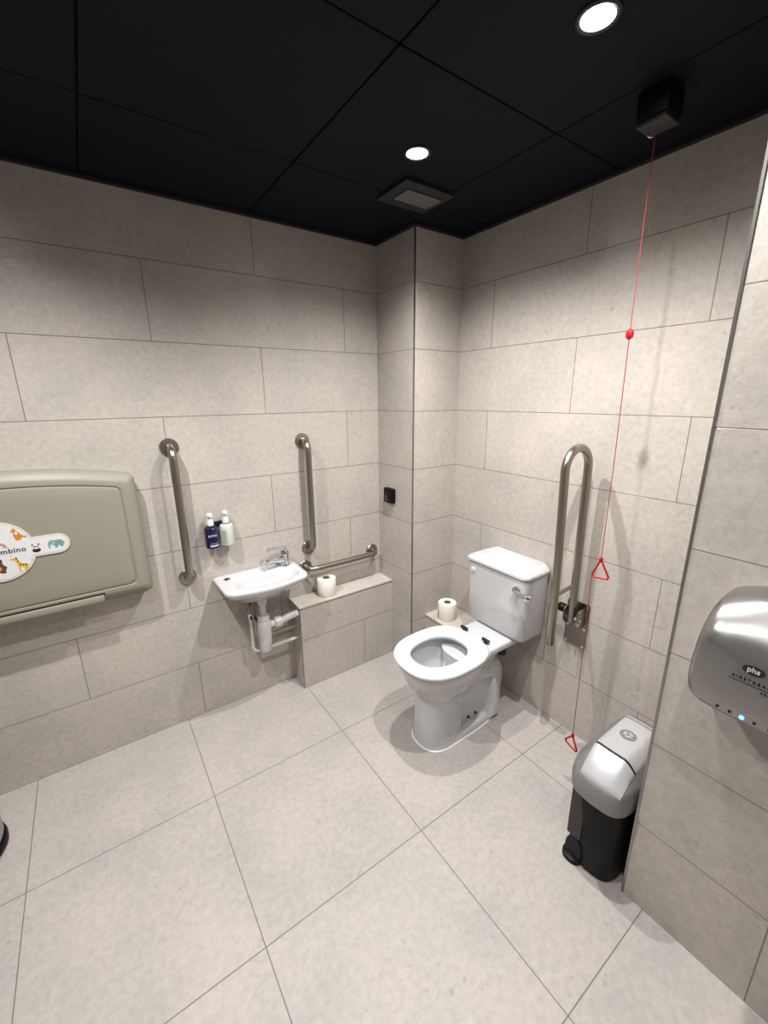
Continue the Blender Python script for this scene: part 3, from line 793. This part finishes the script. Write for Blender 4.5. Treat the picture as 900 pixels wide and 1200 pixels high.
for k in range(3):
    a = 2 * PI * k / 3
    ca, sa = math.cos(a), math.sin(a)
    pl = [(-.008, .006), (.003, .006), (.003, .003), (.011, .0095), (.003, .016), (.003, .013), (-.008, .013)]
    part('emblem_arrow', MB().prism([(x * ca - y * sa, x * sa + y * ca) for x, y in pl], ec, uu, vv, .0012, .0022), M_silver, rp_)
t.location.x -= .016; t.location.y += .003

# ---------------------------------------------------------------- hand dryer
DY = -1.858
t = thing('hand_dryer', 'brushed steel wall-mounted hand dryer with black oval badge', 'hand dryer', (-.4905, DY, .83))
ZC = 1.005
def dout():
    pts = smooth_poly([(.120, .940), (.119, 1.00), (.113, 1.06), (.104, 1.124), (.085, 1.142), (.0, 1.168), (-.085, 1.142), (-.104, 1.124), (-.113, 1.06), (-.119, 1.00), (-.120, .940),
                       (-.112, .902), (-.088, .886), (0, .882), (.088, .886), (.112, .902)], 2)
    return pts
DOUT = dout()
DEP = [(1.0, 0.0), (1.0, .060), (.992, .095), (.972, .122), (.935, .143), (.87, .155), (.76, .161), (.55, .164), (.25, .165)]
def gz(z):
    k = min(1, max(0, (z - 1.06) / .095)); k = k * k * (3 - 2 * k)
    return 1 - .32 * k
def dring(f, d):
    out = []
    for y, z in DOUT:
        zz = ZC + (z - ZC) * f
        out.append(Vector((-.491 - d * gz(zz), DY + y * f, zz)))
    return out
dv = MB()
dv.grid([dring(f, d) for f, d in DEP], True, True, True)
cov = part('cover', dv, M_dryer, t, angle=50)
part('nozzle', MB().cyl((-.560, DY, .905), (-.562, DY, .878), .030, 28, r1=.028), M_blackm, t, 'black air nozzle')
def surf(f0, f1, k0, k1, off):
    """patch of the cover between outline scales f0..f1 and outline points k0..k1, lifted by off"""
    mb = MB(); n = len(DOUT)
    def dd(f):
        for (a, da), (b_, db) in zip(DEP[1:], DEP[2:]):
            if b_ <= f <= a: return da + (db - da) * (a - f) / (a - b_)
        return .06
    rows = [[dring(f0 + (f1 - f0) * q / 5, dd(f0 + (f1 - f0) * q / 5))[k % n] + Vector((-off, 0, 0)) for k in range(k0, k1 + 1)] for q in range(6)]
    mb.grid(rows, False); return mb
part('side_vent', surf(.985, .945, 4, 12, .0012), M_steeld, cov, 'darker side inset')
part('side_vent', surf(.985, .945, 28, 36, .0012), M_steeld, cov, 'darker side inset')
def front_x(z):
    f = abs(z - ZC) / ((1.168 - ZC) if z > ZC else (ZC - .882))
    d = .165
    for (a, da), (b_, db) in zip(DEP[1:], DEP[2:]):
        if b_ <= f <= a: d = da + (db - da) * (a - f) / (a - b_)
    return -.491 - d * gz(z)
Uy, Vz = (0, -1, 0), (0, 0, 1)
zc = 1.030
bo = part('badge', MB().prism(circle2(1, n=40, sx=.0185, sy=.0108), (front_x(zc) , DY, zc), Uy, Vz, -.006, .0015), M_ink, cov, 'black oval badge')
part('badge_lettering', text_mb('phs', (front_x(zc) - .0019, DY, zc + .001), Uy, Vz, .0155, .0003, 1.0, 'CENTER', 0, .0003), M_sticker, bo)
zt_ = 1.004
part('lettering', text_mb('AIRSTREAM', (front_x(zt_) - .0012, DY, zt_), Uy, Vz, .0098, .0006, 1.4), M_ink, cov)
part('lettering_line', MB().box(front_x(.996) - .0010, front_x(.996) + .003, DY - .037, DY + .037, .9955, .9968), M_ink, cov)
part('model_lettering', text_mb('4000', (front_x(.988) - .0012, DY - .028, .9885), Uy, Vz, .009, .0006, 1.3), M_ink, cov)
zs_ = .914; fx_ = front_x(zs_)
for dy in (.044, .022, -.020, -.044):
    part('sensor', MB().cyl((fx_ + .006, DY + dy, zs_), (fx_ - .0012, DY + dy, zs_), .0030, 12), M_dark, cov, 'small black sensor dot')
part('indicator_light', MB().cyl((fx_ + .006, DY + .001, zs_), (fx_ - .0018, DY + .001, zs_), .0042, 14), M_led, cov, 'glowing blue indicator light')
for dy in (.022, -.018):
    part('sensor_marking', MB().box(front_x(.927) - .0006, front_x(.927) + .004, DY + dy - .008, DY + dy + .008, .9265, .9277), M_gry, cov)

# ---------------------------------------------------------------- grey nappy bin at the far left
NX, NY = -2.312, -.262
t = thing('nappy_bin', 'grey round bin with black base under the changing station, at the left edge', 'bin', (NX, NY, 0))
T = Matrix.Translation((NX, NY, 0))
part('base', MB().lathe([(.10, .001), (.136, .002), (.144, .010), (.145, .022), (.142, .034), (.12, .038)], T, 48), M_black, t, 'black base')
part('body', MB().lathe([(.12, .038), (.134, .040), (.137, .050), (.134, .50), (.130, .53), (.11, .535)], T, 48), M_greybin, t)
lidb = part('lid', MB().lathe([(.135, .536), (.137, .545), (.135, .60), (.118, .625), (.07, .638), (.004, .642)], T, 48), M_black, t, 'black lid')

# ---------------------------------------------------------------- camera
yaw, pitch, rollv, F = .9611, -.2698, -.0092, 490.53
cy_, sy_, cp, sp_ = math.cos(yaw), math.sin(yaw), math.cos(pitch), math.sin(pitch)
fw = Vector((cy_ * cp, sy_ * cp, sp_)); rt_ = Vector((sy_, -cy_, 0)); up_ = rt_.cross(fw)
c_, s_ = math.cos(rollv), math.sin(rollv)
right = c_ * rt_ + s_ * up_; up2 = -s_ * rt_ + c_ * up_
cam = bpy.data.cameras.new('camera'); co = bpy.data.objects.new('camera', cam); COL.objects.link(co)
Mx = Matrix((right, up2, -fw)).transposed().to_4x4(); Mx.translation = Vector((-1.6925, -2.0298, 1.577))
co.matrix_world = Mx
cam.sensor_fit = 'VERTICAL'; cam.sensor_height = 36.0; cam.lens = F / 1200 * 36.0
cam.clip_start = .02
scene.camera = co

w = bpy.data.worlds.new('world'); scene.world = w; w.use_nodes = True
w.node_tree.nodes['Background'].inputs[0].default_value = (.8, .85, 1, 1)
w.node_tree.nodes['Background'].inputs[1].default_value = 0.0
vs = scene.view_settings
vs.view_transform = 'Standard'; vs.look = 'None'; vs.exposure = 0.36; vs.gamma = 1.0; vs.use_curve_mapping = False
